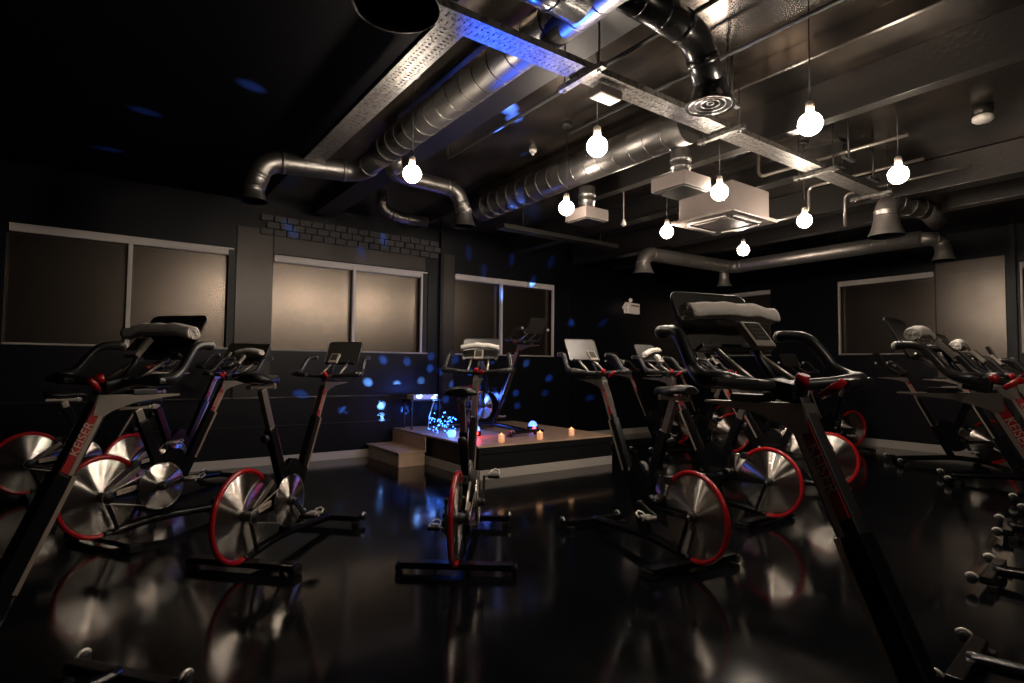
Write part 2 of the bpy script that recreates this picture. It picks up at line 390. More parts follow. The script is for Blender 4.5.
# ------------------------------------------------------------------ ducts
def duct(name, label, paths, bells=(), group=None, m0='duct'):
    """paths: (points, radius, bend radius); bells: (top point, direction, r0, r1, length, rings)"""
    t = thing(name, label, 'duct', paths[0][0][0], 0, group); o0 = Vector(paths[0][0][0])
    for pts, r, br, *mm in paths:
        dm = K[mm[0] if mm else m0]
        P = [Vector(p)-o0 for p in pts]
        P = bend_path(P, br, 8) if len(P) > 2 else P
        m = MB(); m.tube(P, r, 28)
        for a, b in zip(P, P[1:]):
            L = (b-a).length; n = max(1, int(L/.16)); d = (b-a).normalized()
            for k in range(1, n):
                c = a.lerp(b, k/n); m.tube([c-d*.004, c+d*.004], [r*1.02, r*1.02], 28)
        m.build('duct_tube', dm, t)
        for i in range(1, len(pts)-1):   # collars at each bend
            for nb in (pts[i-1], pts[i+1]):
                d = (Vector(nb)-Vector(pts[i])); 
                if d.length < br+.03: continue
                d.normalize(); c = Vector(pts[i])-o0+d*br
                MB().tube([c-d*.02,c-d*.018,c+d*.018,c+d*.02],[r,r*1.05,r*1.05,r],28).build('collar', dm, t)
    for top, d, r0, r1, ln, rings, *mm in bells:
        dm = K[mm[0] if mm else m0]
        c = Vector(top)-o0; d = Vector(d).normalized()
        prof = [0,.03,.06,.35,.6,.8,.93,1]; rr = [r0*1.04,r0*1.06,r0*1.0,r0+(r1-r0)*.13,r0+(r1-r0)*.34,r0+(r1-r0)*.62,r0+(r1-r0)*.9,r1]
        MB().tube([c+d*ln*k for k in prof], rr, 32, caps=False).build('bell_mouth', dm, t)
        MB().tube([c+d*ln*k for k in (1,.985,.8,.6,.35,.12,.11)], [r1, r1*.97, r0+(r1-r0)*.58, r0+(r1-r0)*.3, r0*1.02, r0*.9, .001], 32, caps=False).build('duct_lining', K['matt'], t)
        for k in range(rings):
            f = (k+.6)/rings
            MB().tube([c+d*ln*(1-.10*(1-f))+Vector((math.cos(a)*r1*f*.93, math.sin(a)*r1*f*.93, 0)) for a in [2*PI*j/36 for j in range(36)]], .0028, 6, closed=True).build('diffuser_ring', K['chrome'], t)
    return t
duct('ventilation_duct', 'big round steel duct with curved arms, running from the ringed bell',
     [([(1.86,-1.5,3.0),(1.86,4.52,3.0)], .115, .16),
      ([(1.88,4.3,2.99),(1.80,4.86,2.91),(1.00,4.9,2.86),(.93,4.9,2.60)], .088, .15),
      ([(1.95,4.5,2.99),(2.12,4.84,2.96),(2.83,4.9,2.96),(2.90,4.9,2.72)], .075, .14),
      ([(1.86,1.83,2.98),(2.50,1.84,2.97),(2.66,1.87,2.74)], .082, .13, 'ductpaint'), ([(1.80,1.98,2.98),(1.30,1.98,2.98)], .125, .1, 'ductpaint')],
     [((.93,4.9,2.62),(0,0,-1),.088,.115,.11,0), ((2.90,4.9,2.78),(0,0,-1),.075,.118,.18,0), ((2.66,1.87,2.80),(.0,0,-1),.085,.135,.16,4,'ductpaint')])
bell_t = duct('ventilation_duct', 'wide round bell duct with a thin silver rim at the top left of the ceiling',
     [([(.85,1.95,3.19),(.85,1.95,2.74)], .12, .1)], [((.85,1.95,2.74),(0,0,-1),.12,.16,.20,0)], m0='ductpaint')
MB().tube([(.16*math.cos(2*PI*k/48),.16*math.sin(2*PI*k/48),-.65) for k in range(48)],.003,6,closed=True).build('bell_rim', K['galv'], bell_t)
t = duct('ventilation_duct', 'long straight round duct over the two square box diffusers',
     [([(3.36,2.54,2.95),(3.36,5.3,2.95)], .135, .1)])
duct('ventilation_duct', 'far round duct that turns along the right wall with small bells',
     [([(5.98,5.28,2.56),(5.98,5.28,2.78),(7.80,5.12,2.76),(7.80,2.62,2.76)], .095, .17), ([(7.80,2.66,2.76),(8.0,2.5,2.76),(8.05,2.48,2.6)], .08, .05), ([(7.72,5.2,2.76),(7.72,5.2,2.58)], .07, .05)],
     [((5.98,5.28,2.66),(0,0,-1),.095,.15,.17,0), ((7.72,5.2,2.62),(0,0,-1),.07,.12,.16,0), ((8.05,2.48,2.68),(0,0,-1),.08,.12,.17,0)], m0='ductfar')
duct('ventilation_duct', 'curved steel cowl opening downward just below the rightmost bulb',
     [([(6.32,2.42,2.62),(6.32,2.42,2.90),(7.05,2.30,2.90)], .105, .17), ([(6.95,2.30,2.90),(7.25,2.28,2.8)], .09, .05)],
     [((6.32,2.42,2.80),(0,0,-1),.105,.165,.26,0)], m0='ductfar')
duct('ventilation_duct', 'short bent pipe in front of the back wall, below the left duct arms',
     [([(2.60,6.3,3.19),(2.62,6.3,3.03),(2.85,6.3,2.97),(3.2,6.3,2.98)], .06, .09)])
def diffuser(lab, x, y, w_, zb):
    t = thing('box_diffuser', lab, 'air diffuser', (x,y,zb), 0, 'square box diffusers under the long duct')
    MB().box((0,0,.05),(w_,w_,.10),bev=.004).build('plenum_box', K['acwhite'], t)
    MB().box((0,0,-.003),(w_*.86,w_*.86,.012)).build('vent_face', K['grille'], t)
    MB().tube([(0,0,.10),(0,0,.17),(0,0,.175),(0,0,.19),(0,0,.195),(0,0,2.81-zb)],[.07,.07,.076,.076,.07,.07],24).build('drop_pipe', K['duct'], t)
    MB().tube([(0,0,.22),(0,0,.226),(0,0,.25),(0,0,.256)],[.07,.078,.078,.07],24).build('collar', K['duct'], t)
diffuser('smaller and farther square box diffuser under the long duct', 3.47, 3.72, .27, 2.50)
diffuser('larger and nearer square box diffuser under the long duct', 3.42, 2.66, .30, 2.50)

t = thing('air_conditioner', 'square off-white ceiling cassette air conditioner with its louvre panel facing down', 'air conditioner', (4.66,3.14,2.55))
MB().box((0,0,.16),(.58,.56,.26),bev=.006).build('case', K['acwhite'], t)
MB().box((0,0,.015),(.70,.66,.03),bev=.010).build('fascia', K['acwhite'], t)
MB().box((0,0,-.002),(.36,.34,.012),bev=.003).build('intake_grille', K['acwhite'], t)
for sx, sy, dx, dy in ((0,.24,.42,.06),(0,-.24,.42,.06),(.26,0,.06,.40),(-.26,0,.06,.40)):
    q = MB().box((sx,sy,-.001),(dx,dy,.006)).build('air_slot', K['grille'], t)
    MB().box((sx,sy,-.006),(dx*.96 if dx > dy else dx*.4, dy*.4 if dx > dy else dy*.96,.008)).build('louvre', K['white'], q)
for sx in (-.27,.27):
    MB().tube([(sx,.3,.28),(sx,.3,ZC-2.55)],.006,8).build('hanging_rod', K['ductdark'], t)
t = thing('smoke_detector', 'round smoke detector with a white face on the dark ceiling at the far right', 'smoke detector', (5.35,1.38,3.2))
MB().lathe([(.065,0),(.065,-.05),(.05,-.06)], seg=28).build('detector_base', K['beam'], t)
MB().lathe([(.045,-.06),(.068,-.075),(.068,-.10),(.05,-.115),(.001,-.118)], seg=28).build('detector_head', K['white'], t)
t = thing('ceiling_sensor', 'small pale sensor on the ceiling left of the second bulb, near the blue spots', 'sensor', (3.15,4.10,3.2))
MB().lathe([(.035,0),(.035,-.02),(.02,-.03)], seg=20).build('sensor_base', K['white'], t); MB().lathe([(.018,-.03),(.012,-.05),(.001,-.055)], seg=16).build('sensor_eye', K['white'], t)
t = thing('ceiling_sensor', 'tiny white cone-shaped sensor hanging below the ceiling between the two box diffusers', 'sensor', (4.45,4.2,2.72))
MB().lathe([(.006,.48),(.006,.06),(.014,.055),(.03,0),(.001,-.004)], seg=16).build('sensor_drop', K['white'], t)
MB().lathe([(.012,-.004),(.008,-.016),(.001,-.018)], seg=12).build('sensor_eye', K['white'], t)
K['em'] = mat('emergency_casing', (.8,.72,.64), .4, emit=(1,.78,.62), es=.16)  # faint emission added over the whole casing to brighten it in dim light
t = thing('emergency_light', 'pale boxy emergency light fitting on the dark back wall right of the stage', 'emergency light', (7.82,7.20,2.29), R(12))
MB().box((.02,-.02,0),(.38,.09,.19),bev=.014).build('light_housing', K['em'], t)
MB().box((.04,-.067,.045),(.28,.006,.022),bev=.002).build('red_strip', K['reddecal'], t)
MB().prism([(-.17,.10),(-.23,.04),(-.27,-.005),(-.22,-.04),(-.20,-.10),(-.17,-.10)],-.05,.02).build('end_bracket', K['em'], t)
MB().lathe([(.001,-.038),(.026,-.03),(.036,0),(.026,.03),(.001,.038)], (-.06,-.03,.145), seg=16).build('test_lamp', K['em'], t)
MB().box((0,.055,.0),(.06,.08,.06)).build('wall_bracket', K['matt'], t)

# ------------------------------------------------------------------ spin bike (x forward, y left, origin below flywheel centre)
fc = bpy.data.curves.new('lettering', 'FONT'); fc.body = 'KEISER'; fc.size = 1; fc.align_x = 'CENTER'; fc.align_y = 'CENTER'; fc.extrude = .01
fo = bpy.data.objects.new('lettering_source', fc); C.objects.link(fo)
bpy.context.view_layer.update()
letters = bpy.data.meshes.new_from_object(fo.evaluated_get(bpy.context.evaluated_depsgraph_get())); bpy.data.objects.remove(fo)
letters.name = 'lettering'
def lettering(parent, loc, rot, size, m):
    key = m.name
    me = letters.copy(); me.materials.clear(); me.materials.append(m)
    o = bpy.data.objects.new('lettering', me); C.objects.link(o); o.parent = parent; o.location = loc
    o.rotation_euler = rot; o.scale = (size*.9, size, size*.25); return o
FX = Vector((.507,0,1)).normalized()      # handle post direction
SX = Vector((-.395,0,1)).normalized()     # seat tube direction
def fp(z): return Vector((.94+(z-1.11)*.507, 0, z))
def sp(z): return Vector((.157+(1.025-z)*.395, 0, z))
def make_bike():
    t = thing('spin_bike', '', 'exercise bike')
    b = K['black']
    MB().bar((.02,-.34,.045),(.02,.34,.045),.075,.035,side=(1,0,0),bev=.008).build('rear_foot', b, t)
    for s in (-1,1): MB().box((.02,s*.338,.030),(.085,.03,.045),bev=.008).build('foot_cap', K['rubber'], t)
    MB().bar((1.03,-.24,.055),(1.03,.24,.055),.06,.04,side=(1,0,0),bev=.01).build('front_foot', b, t)
    for s in (-1,1):
        MB().box((1.0,s*.23,.018),(.05,.05,.036),bev=.005).build('foot_pad', K['rubber'], t)
        r_ = MB().lathe([(.001,-.016),(.021,-.014),(.026,-.009),(.026,.009),(.021,.014),(.001,.016)], (1.085,s*.25,.055), 'Y', 20).build('roller', K['rubber'], t)
        MB().tube([(1.085+.030*math.cos(a),s*.25,.055+.030*math.sin(a)) for a in [R(20+10*k) for k in range(15)]],[.003]+[.0075]*13+[.003],8).build('roller_cap', K['cage'], r_)
    # base beam
    MB().tube(smooth_path([(.02,0,.062),(.2,0,.085),(.42,0,.10),(.7,0,.085),(1.03,0,.062)],6),.032,4).build('base_beam', b, t)
    # main front post: heavy lower tube + sliding upper post
    MB().bar((.425,0,.10),fp(.83),.050,.072,bev=.012).build('front_tube', b, t)
    up_ = MB().bar(fp(.80),fp(1.12),.036,.06,bev=.006).build('handle_post', K['matt'], t)
    # silver rails on both faces of the post
    off = Vector((1,0,-.507)).normalized()
    for s in (-1,1):
        MB().bar(fp(.50)+off*.022+Vector((0,s*.0275,0)),fp(.83)+off*.022+Vector((0,s*.0275,0)),.004,.016).build('post_rail', K['rail'], t)
        MB().bar(fp(.83)+off*.012+Vector((0,s*.0195,0)),fp(1.10)+off*.012+Vector((0,s*.0195,0)),.004,.016).build('post_rail', K['rail'], t)
    for s in (-1,1):
        d = MB().bar(fp(.86)-off*.012+Vector((0,s*.0195,0)),fp(1.07)-off*.012+Vector((0,s*.0195,0)),.004,.028).build('post_decal', K['reddecal'], t)
        # text runs up the post
        ang = math.atan2(1,.507)
        c = fp(.965)-off*.012+Vector((0,s*.022,0))
        lettering(d, c, (PI/2, 0, 0) if s < 0 else (PI/2, 0, PI), .045, K['label']).rotation_euler = ((PI/2), -ang, 0) if s < 0 else ((PI/2), ang, PI)
    # seat tube + post
    MB().bar((.44,0,.33),sp(.80),.05,.07,bev=.012).build('seat_tube', b, t)
    MB().prism([(.36,.36),(.40,.52),(.47,.58),(.545,.57),(.60,.46),(.56,.26),(.42,.22),(.34,.28)],-.028,.028,bev=.01).build('frame_gusset', b, t)
    sp_ = MB().bar(sp(.78),sp(1.03),.034,.052,bev=.006).build('seat_post', K['silver'], t)
    kn = MB().lathe([(.010,.0),(.010,.03),(.026,.034),(.028,.05),(.020,.062),(.001,.064)], (0,0,0), 'X', 18).build('adjuster_knob', K['rubber'], t, (sp(.74)-Vector((.03,0,0))))
    kn.rotation_euler = (0,0,PI)
    # saddle group
    MB().box((.157,0,1.043),(.26,.032,.024),bev=.005).box((.26,0,1.045),(.03,.05,.035),bev=.005).build('seat_slide', K['silver'], t)
    m = MB(); st = [(-.02,.045,.0),(0,.085,.006),(.03,.10,.010),(.07,.102,.008),(.12,.085,.0),(.17,.055,-.004),(.22,.036,-.004),(.27,.026,-.008),(.295,.014,-.016)]
    rings = []
    for x, hw, dz in st:
        ring = []
        for k in range(14):
            a = 2*PI*k/14; y = hw*math.cos(a); zz = math.sin(a)
            z_ = (.026*zz if zz > 0 else .030*zz)+dz-(.020*(abs(y)/.1)**2)
            if zz > 0: z_ -= .006*math.exp(-(y/.02)**2)
            ring.append(m.bm.verts.new((x+.03, y, 1.098+z_)))
        rings.append(ring)
    for A, B in zip(rings, rings[1:]):
        for k in range(14):
            f = m.bm.faces.new((A[k],A[(k+1)%14],B[(k+1)%14],B[k])); f.smooth = True
    m.bm.faces.new(rings[0]); m.bm.faces.new(rings[-1])
    m.build('saddle', K['rubber'], t)
    MB().tube([(.06,.03,1.075),(.10,.03,1.058),(.22,.025,1.056),(.28,.012,1.075)],.004,6).tube([(.06,-.03,1.075),(.10,-.03,1.058),(.22,-.025,1.056),(.28,-.012,1.075)],.004,6).build('saddle_rail', K['chrome'], t)
    # flywheel
    m = MB(); m.lathe([(.020,-.012),(.03,-.006),(.240,-.005),(.246,0),(.240,.005),(.03,.006),(.020,.012)], (0,0,0), 'Y', 72)
    fw = m.build('flywheel', K['steel'], t, (0,0,.319))
    MB().lathe([(.012,-.06),(.028,-.055),(.034,-.02),(.034,.02),(.028,.035),(.012,.04)], (0,0,0), 'Y', 20).build('hub', K['matt'], fw)
    MB().lathe([(.001,.040),(.012,.040),(.014,.050),(.001,.054)], (0,0,0), 'Y', 12).lathe([(.001,-.060),(.014,-.060),(.016,-.072),(.001,-.078)], (0,0,0), 'Y', 12).build('axle_nut', K['chrome'], fw)
    arc = [(.258*math.cos(R(a)),0,.319+.258*math.sin(R(a))) for a in range(38,286,6)]
    MB().tube(arc,[.010]+[.0155]*(len(arc)-2)+[.010],12).build('flywheel_guard', K['red'], t)
    MB().box((.258*math.cos(R(286)),0,.319+.258*math.sin(R(286))),(.05,.022,.035),bev=.004).build('guard_clip', K['silver'], t)
    # chainstay arms carrying the wheel
    for s in (-1,1):
        MB().bar((0,s*.042,.319),(.40,s*.036,.30),.012,.030,bev=.004).build('wheel_arm', b, t)
        MB().bar((-.0,s*.045,.310),(.09,s*.04,.09),.012,.024,bev=.004).build('wheel_stay', b, t)
    lb = MB().bar((.065,-.052,.335),(.20,-.052,.352),.010,.034,bev=.003).build('maker_label', K['label'], t)
    lettering(lb, (.1325,-.0575,.3435), (PI/2, R(-7), 0), .028, K['ink'])
    MB().bar((.03,-.05,.35),(.215,-.05,.48),.012,.030,bev=.003).build('magnet_arm', K['silver'], t)
    MB().box((.20,0,.50),(.05,.07,.05),bev=.008).build('magnet_head', K['matt'], t)
    # pulley + belt
    pl = MB().lathe([(.020,-.012),(.03,-.006),(.158,-.005),(.164,0),(.158,.005),(.03,.006),(.020,.012)], (0,0,0), 'Y', 56).build('pulley', K['steel'], t, (.351,-.082,.334))
    MB().lathe([(.001,-.03),(.026,-.028),(.034,-.012),(.034,.03),(.001,.034)], (0,0,0), 'Y', 20).build('crank_boss', K['matt'], pl)
    MB().lathe([(.001,-.012),(.038,-.012),(.038,.012),(.001,.012)], (0,-.072,.319), 'Y', 24).build('belt_sprocket', K['matt'], t)
    bp = []
    for k in range(13):
        a = R(72-144*k/12); bp.append((.351+.165*math.cos(a),-.082,.334+.165*math.sin(a)))
    for k in range(7):
        a = R(-72-216*k/6); bp.append((.040*math.cos(a),-.080,.319+.040*math.sin(a)))
    MB().tube(bp,.0045,6,closed=True).build('belt', K['silver'], t)
    MB().tube([(.351,-.06,.334),(.351,.06,.334)],.045,20).build('bottom_bracket', b, t)
    for s in (-1,1):
        L = .165
        ca = bpy.data.objects.new('crank_arm', None)
        m = MB(); m.bar((0,0,0),(L,0,0),.016,.030,side=(0,1,0),bev=.004); m.lathe([(.001,-.012),(.022,-.012),(.022,.012),(.001,.012)],(0,0,0),'Y',16)
        ca = m.build('crank_arm', K['matt'], t, (.351, s*.118, .334)); ca['side'] = s
        m = MB(); m.box((0,s*.065,0),(.085,.075,.018),bev=.004)
        pd = m.build('pedal', K['matt'], ca, (L,0,0))
        m = MB()
        for q in (-1,1): m.box((q*.035,s*.065,.014),(.010,.07,.012),bev=.002).box((0,s*.065+q*.032,.014),(.07,.008,.012),bev=.002)
        m.tube([(.045,s*.035,.0),(.085,s*.04,.02),(.095,s*.065,.03),(.085,s*.09,.02),(.045,s*.095,.0)],.006,6)
        m.box((0,s*.065,.018),(.030,.045,.014),bev=.003)
        m.tube([(0,0,0),(0,s*.105,0)],.007,8)
        cg = m.build('pedal_cage', K['cage'], ca, (L,0,0))
    # wedge + slider under the handlebar
    MB().prism([(.885,1.045),(.905,1.118),(1.25,1.108),(1.25,1.102),(1.05,1.088),(.96,1.062),(.93,1.04)],-.024,.024,bev=.003).build('handlebar_bracket', K['silver'], t)
    MB().box((1.09,0,1.122),(.10,.05,.022),bev=.004).build('slide_clamp', K['matt'], t)
    # handlebar
    def side(s):
        return smooth_path([(.995,0,1.155),(.985,s*.08,1.160),(.955,s*.17,1.168),(.945,s*.232,1.174),(.985,s*.256,1.178),(1.03,s*.250,1.205),(1.065,s*.244,1.250),(1.10,s*.236,1.288),(1.14,s*.230,1.300),(1.19,s*.222,1.300)],6)
    m = MB()
    for s in (-1,1):
        P = side(s); n = len(P); rad = [.016]*n
        for i in range(n):
            f = i/(n-1)
            if .2 < f < .55: rad[i] = .016+.006*math.sin((f-.2)/.35*PI)
            if f > .93: rad[i] = .018
        m.tube(P, rad, 14)
    hb = m.build('handlebar', K['grip'], t)
    for s in (-1,1):
        MB().bar((.937,s*.15,1.166),(.952,s*.268,1.170),.05,.022,side=(1,0,0),bev=.009).build('hand_rest', K['grip'], hb)
        MB().lathe([(.001,-.006),(.015,-.004),(.018,0),(.017,.006),(.009,.016),(.001,.018)], (1.192,s*.222,1.300), 'X', 14).build('end_cap', K['lightcap'], hb)
    MB().bar((.93,0,1.14),(1.02,0,1.155),.06,.05,bev=.012).build('stem', K['matt'], t)
    # red knobs at the stem
    m = MB().tube([(.900,-.03,1.135),(.872,-.045,1.155),(.850,-.05,1.175)],[.009,.013,.008],10).tube([(.93,.0,1.16),(.92,0,1.188)],[.017,.015],14)
    m.build('lock_knob', K['redk'], t)
    # U-shaped shelf arms
    for s in (-1,1):
        MB().tube([(1.0,s*.075,1.165),(1.12,s*.07,1.235),(1.17,s*.065,1.27)],.009,8).build('shelf_arm', K['silver'], t)
    # console display
    T = Matrix.Rotation(R(-48),3,'Y')        # tilted, faces back and up
    dc = Vector((1.07,0,1.290))
    dp = MB().box(dc,(.092,.070,.022),T,bev=.006).build('display', K['bezel'], t)
    MB().box(dc+T@Vector((.006,0,.0125)),(.062,.050,.003),T).build('screen', K['screen'], dp)
    m = MB()
    for k in range(4): m.box(dc+T@Vector((.028-.015*k,0,.0142)),(.006,.036,.001),T)
    m.build('readout', K['ink'], dp)
    MB().tube([(1.0,0,1.16),(1.055,0,1.225),dc-T@Vector((0,0,.015))],.010,8).build('display_stalk', K['rubber'], t)
    # media plate behind
    T = Matrix.Rotation(R(-62),3,'Y'); pc = Vector((1.215,0,1.335))
    m = MB(); hw, hh, rc = .14, .10, .025; prof = []
    for cx_, cy_, a0 in ((hh-rc,hw-rc,0),(-hh+rc,hw-rc,90),(-hh+rc,-hw+rc,180),(hh-rc,-hw+rc,270)):
        for k in range(5):
            a = R(a0+90*k/4); prof.append((cx_+rc*math.cos(a), cy_+rc*math.sin(a)))
    A = [m.bm.verts.new(pc+T@Vector((x,y,-.004))) for x, y in prof]; B = [m.bm.verts.new(pc+T@Vector((x,y,.004))) for x, y in prof]
    m.bm.faces.new(A); m.bm.faces.new(B); n = len(prof)
    for i in range(n): m.bm.faces.new((A[i],A[(i+1)%n],B[(i+1)%n],B[i]))
    pt = m.build('media_shelf', K['plate'], t)
    rim = [pc+T@Vector((x,y,.004)) for x, y in prof]
    MB().tube(rim,.0035,6,closed=True).build('shelf_rim', K['grip'], pt)
    MB().box(pc+T@Vector((-.095,0,.018)),(.012,.24,.03),T,bev=.003).build('shelf_lip', K['grip'], pt)
    return t
HB = {'handle_post','post_rail','post_decal','handlebar_bracket','slide_clamp','handlebar','stem','lock_knob','shelf_arm','display','display_stalk','media_shelf'}
SB = {'seat_post','seat_slide','saddle','saddle_rail'}
def base(n): return n.split('.')[0]
def pose_bike(t, x, y, az, z=0, dh=0, ds=0, crank=-40):
    t.location = (x,y,z); t.rotation_euler = (0,0,R(90-az))
    for ch in t.children:
        n = base(ch.name)
        if n in HB and not (n == 'post_rail' and ch.get('low')): ch.location = (dh*.507, 0, dh)
        if n in SB: ch.location = (-ds*.395, 0, ds)
        if n == 'crank_arm':
            a = crank if ch['side'] < 0 else crank+180
            ch.rotation_euler = (0, R(-a), 0)
            for p in ch.children: p.rotation_euler = (0, R(a), 0)
proto = make_bike()
for ch in proto.children:
    if base(ch.name) == 'post_rail': ch['low'] = min(v.co.z for v in ch.data.vertices) < .7
G1 = 'black and red spin bikes filling the studio floor'
BIKES = [
 # x, y, az, z, dh, ds, crank, label
 (.69,3.64,46.2,0,-.04,.02,-45,'spin bike left of centre, red-rimmed wheel and polished pulley in full view, no towel'),
 (1.70,2.91,38.5,0,0,-.05,70,'spin bike seen straight from behind in the centre, white towel under its console plate'),
 (2.89,2.16,9.3,0,0,-.03,20,'spin bike right of centre with a pale post rail and bare pale console plate'),
 (.02,4.66,60,0,-.05,-.15,10,'spin bike at the left with the large red-rimmed wheel, small towel on its console'),
 (4.27,2.49,-1,0,0,-.02,170,'spin bike behind the nearest bike, towel roll drooping over its display'),
 (1.21,-.17,12.5,0,0,-.1,0,'nearest spin bike, its big handlebar and thick towel filling the right foreground'),
 (5.82,2.78,-21,0,0,-.03,200,'spin bike whose red-rimmed wheel shows right of the nearest bike front post'),
 (6.85,3.60,-45,0,0,0,30,'spin bike whose wheel arc peeks out behind the wheel right of the nearest post'),
 (7.15,4.70,-62,0,0,-.02,90,'spin bike in the dark clutter below the thick towel, small red wheel arc'),
 (8.75,5.92,-78,0,0,0,15,'farthest spin bike by the back wall, barely visible through the nearest handlebar'),
 (7.25,5.70,-80,0,0,0,60,'spin bike beyond the right end of the stage, only pale handlebar ends catching light'),
 (-.50,6.55,80,0,0,-.18,0,'spin bike at the far left edge with a dim thin red wheel ring'),
 (.22,6.00,52,0,0,-.1,120,'spin bike tucked behind the left towel bike, red-decal post leaning by the window'),
 (-.725,1.94,52,0,-.03,0,-100,'large dark spin bike in the left foreground, towel roll and silver bracket under its bars'),
 (2.93,-.20,-6,0,0,0,-50,'nearest spin bike of the right-edge row, towel on its console and grey bracket below'),
 (4.31,.07,-6,0,0,0,20,'second spin bike of the right-edge row, small towel ball on its console'),
 (5.71,.33,-12.7,0,0,0,90,'third spin bike of the right-edge row, without a towel'),
 (6.94,.51,-19.5,0,0,0,150,'fourth spin bike of the right-edge row, deep in shadow at the frame edge'),
 (8.03,1.40,-25,0,0,0,0,'fifth spin bike of the right-edge row, in front of the right wall skirting'),
 (9.1,2.35,-38,0,0,0,60,'last spin bike of the right-edge row, nearest the right wall window'),
 (9.25,4.05,-74,0,0,-.05,40,'spin bike with a small dim red wheel standing alone against the right wall'),
 (4.07,6.62,172,SZ,0,0,100,'instructor spin bike on the stage facing the room in blue light'),
]
bikes = [copy_tree(proto) for _ in BIKES[1:]]
bikes.insert(0, proto)
for o, q in zip(bikes, BIKES):
    pose_bike(o, *q[:7]); o['label'] = q[7]; o['group'] = G1 if q[3] == 0 else 'stage bike'
del bikes[-1]['group']

# ------------------------------------------------------------------ towels
def towel(bk, label, L=.33, r=.036, seed=0, off=(1.165,0,1.365), tilt=0, droop=.012, yaw_=0):
    x, y, az, z, dh = BIKES[bk][:5]
    rnd = random.Random(seed); m = MB(); turns = 2.6; na = 52; nl = 22
    ro = r; th = .0075
    def rr(a): return .006+(ro-.006)*(a/(turns*2*PI))
    rows = []
    for j in range(nl+1):
        f = j/nl; yy = (f-.5)*L
        sc_ = 1+.10*noise.noise(Vector((f*4+seed,0,0)))+.05*noise.noise(Vector((f*14+seed,3,0)))
        dz = -droop*((2*f-1)**2)*1.5+.006*noise.noise(Vector((f*6,seed,1)))
        inner = []; outer = []
        for k in range(na+1):
            a = turns*2*PI*k/na; q = rr(a)*sc_*(1+.05*noise.noise(Vector((math.cos(a)*2,math.sin(a)*2+seed,f*6))))
            sq = .88
            outer.append(m.bm.verts.new((q*math.cos(a), yy+.003*math.sin(a*3), q*math.sin(a)*sq+dz)))
            qi = max(q-th,.001)
            inner.append(m.bm.verts.new((qi*math.cos(a), yy+.003*math.sin(a*3), qi*math.sin(a)*sq+dz)))
        rows.append((outer, inner))
    for (o1,i1),(o2,i2) in zip(rows, rows[1:]):
        for k in range(na):
            for A, B in ((o1,o2),(i1,i2)):
                f = m.bm.faces.new((A[k],A[k+1],B[k+1],B[k])); f.smooth = True
        m.bm.faces.new((o1[-1],i1[-1],i2[-1],o2[-1])); m.bm.faces.new((o1[0],i1[0],i2[0],o2[0]))
    for o1, i1 in (rows[0], rows[-1]):
        for k in range(na): m.bm.faces.new((o1[k],o1[k+1],i1[k+1],i1[k]))
    o = m.build('towel', K['towel'])
    a = R(90-az); p = Vector((off[0]+dh*.507, off[1], off[2]+dh)); 
    o.location = (x+p.x*math.cos(a)-p.y*math.sin(a), y+p.x*math.sin(a)+p.y*math.cos(a), z+p.z)
    o.rotation_euler = (tilt,0,a+yaw_)
    tag(o, label, 'towel', 'rolled white towels on the bikes'); return o
towel(1,'white rolled towel lying across the console of the centre bike seen from behind',.30,.030,1)
towel(3,'small white rolled towel on the left bike console in front of the middle window',.30,.030,2)
towel(4,'white rolled towel drooping over the display of the bike right of centre',.30,.032,3,tilt=R(-10),yaw_=R(12))
towel(5,'large thick white towel roll across the nearest bike in the right foreground',.32,.034,4,droop=.006)
towel(13,'white towel roll with its spiral end showing, on the left foreground bike',.34,.034,5)
towel(14,'white towel roll on the nearest bike of the right-edge row, against the grey wall',.24,.034,6)
towel(15,'small bunched white towel on the second bike of the right-edge row',.20,.034,7)

# ------------------------------------------------------------------ candles, lights and gear on the stage
c0 = None
for x, y, lab in [(3.64,5.27,'small glowing tealight at the stage front just right of the centre bike post'),
                  (4.17,5.25,'small glowing tealight in the middle of the stage front edge'),
                  (4.74,5.34,'small glowing tealight nearest the right corner of the stage')]:
    if c0 is None:
        c = thing('tealight', lab, 'candle', (x,y,SZ+.001), 0, 'glowing tealights along the stage front')
        MB().lathe([(.030,0),(.035,.006),(.035,.085),(.031,.085),(.030,.03),(.001,.03)], seg=20).build('candle_cup', K['glass'], c)
        MB().lathe([(.001,.03),(.016,.038),(.020,.056),(.010,.088),(.001,.105)], seg=12).build('flame', K['flame'], c)
        c0 = c
    else:
        c = copy_tree(c0); c.location = (x,y,SZ+.001); c['label'] = lab
c = thing('glass_lantern', 'round glass lantern lit bright blue at the left front of the stage', 'lantern', (3.42,6.00,SZ+.001))
MB().lathe([(.03,0),(.045,.012),(.052,.04),(.045,.068),(.032,.08)], seg=24).build('glass_bowl', K['bluecandle'], c)
MB().lathe([(.033,.08),(.036,.085),(.033,.09)], seg=24).build('rim', K['chrome'], c)
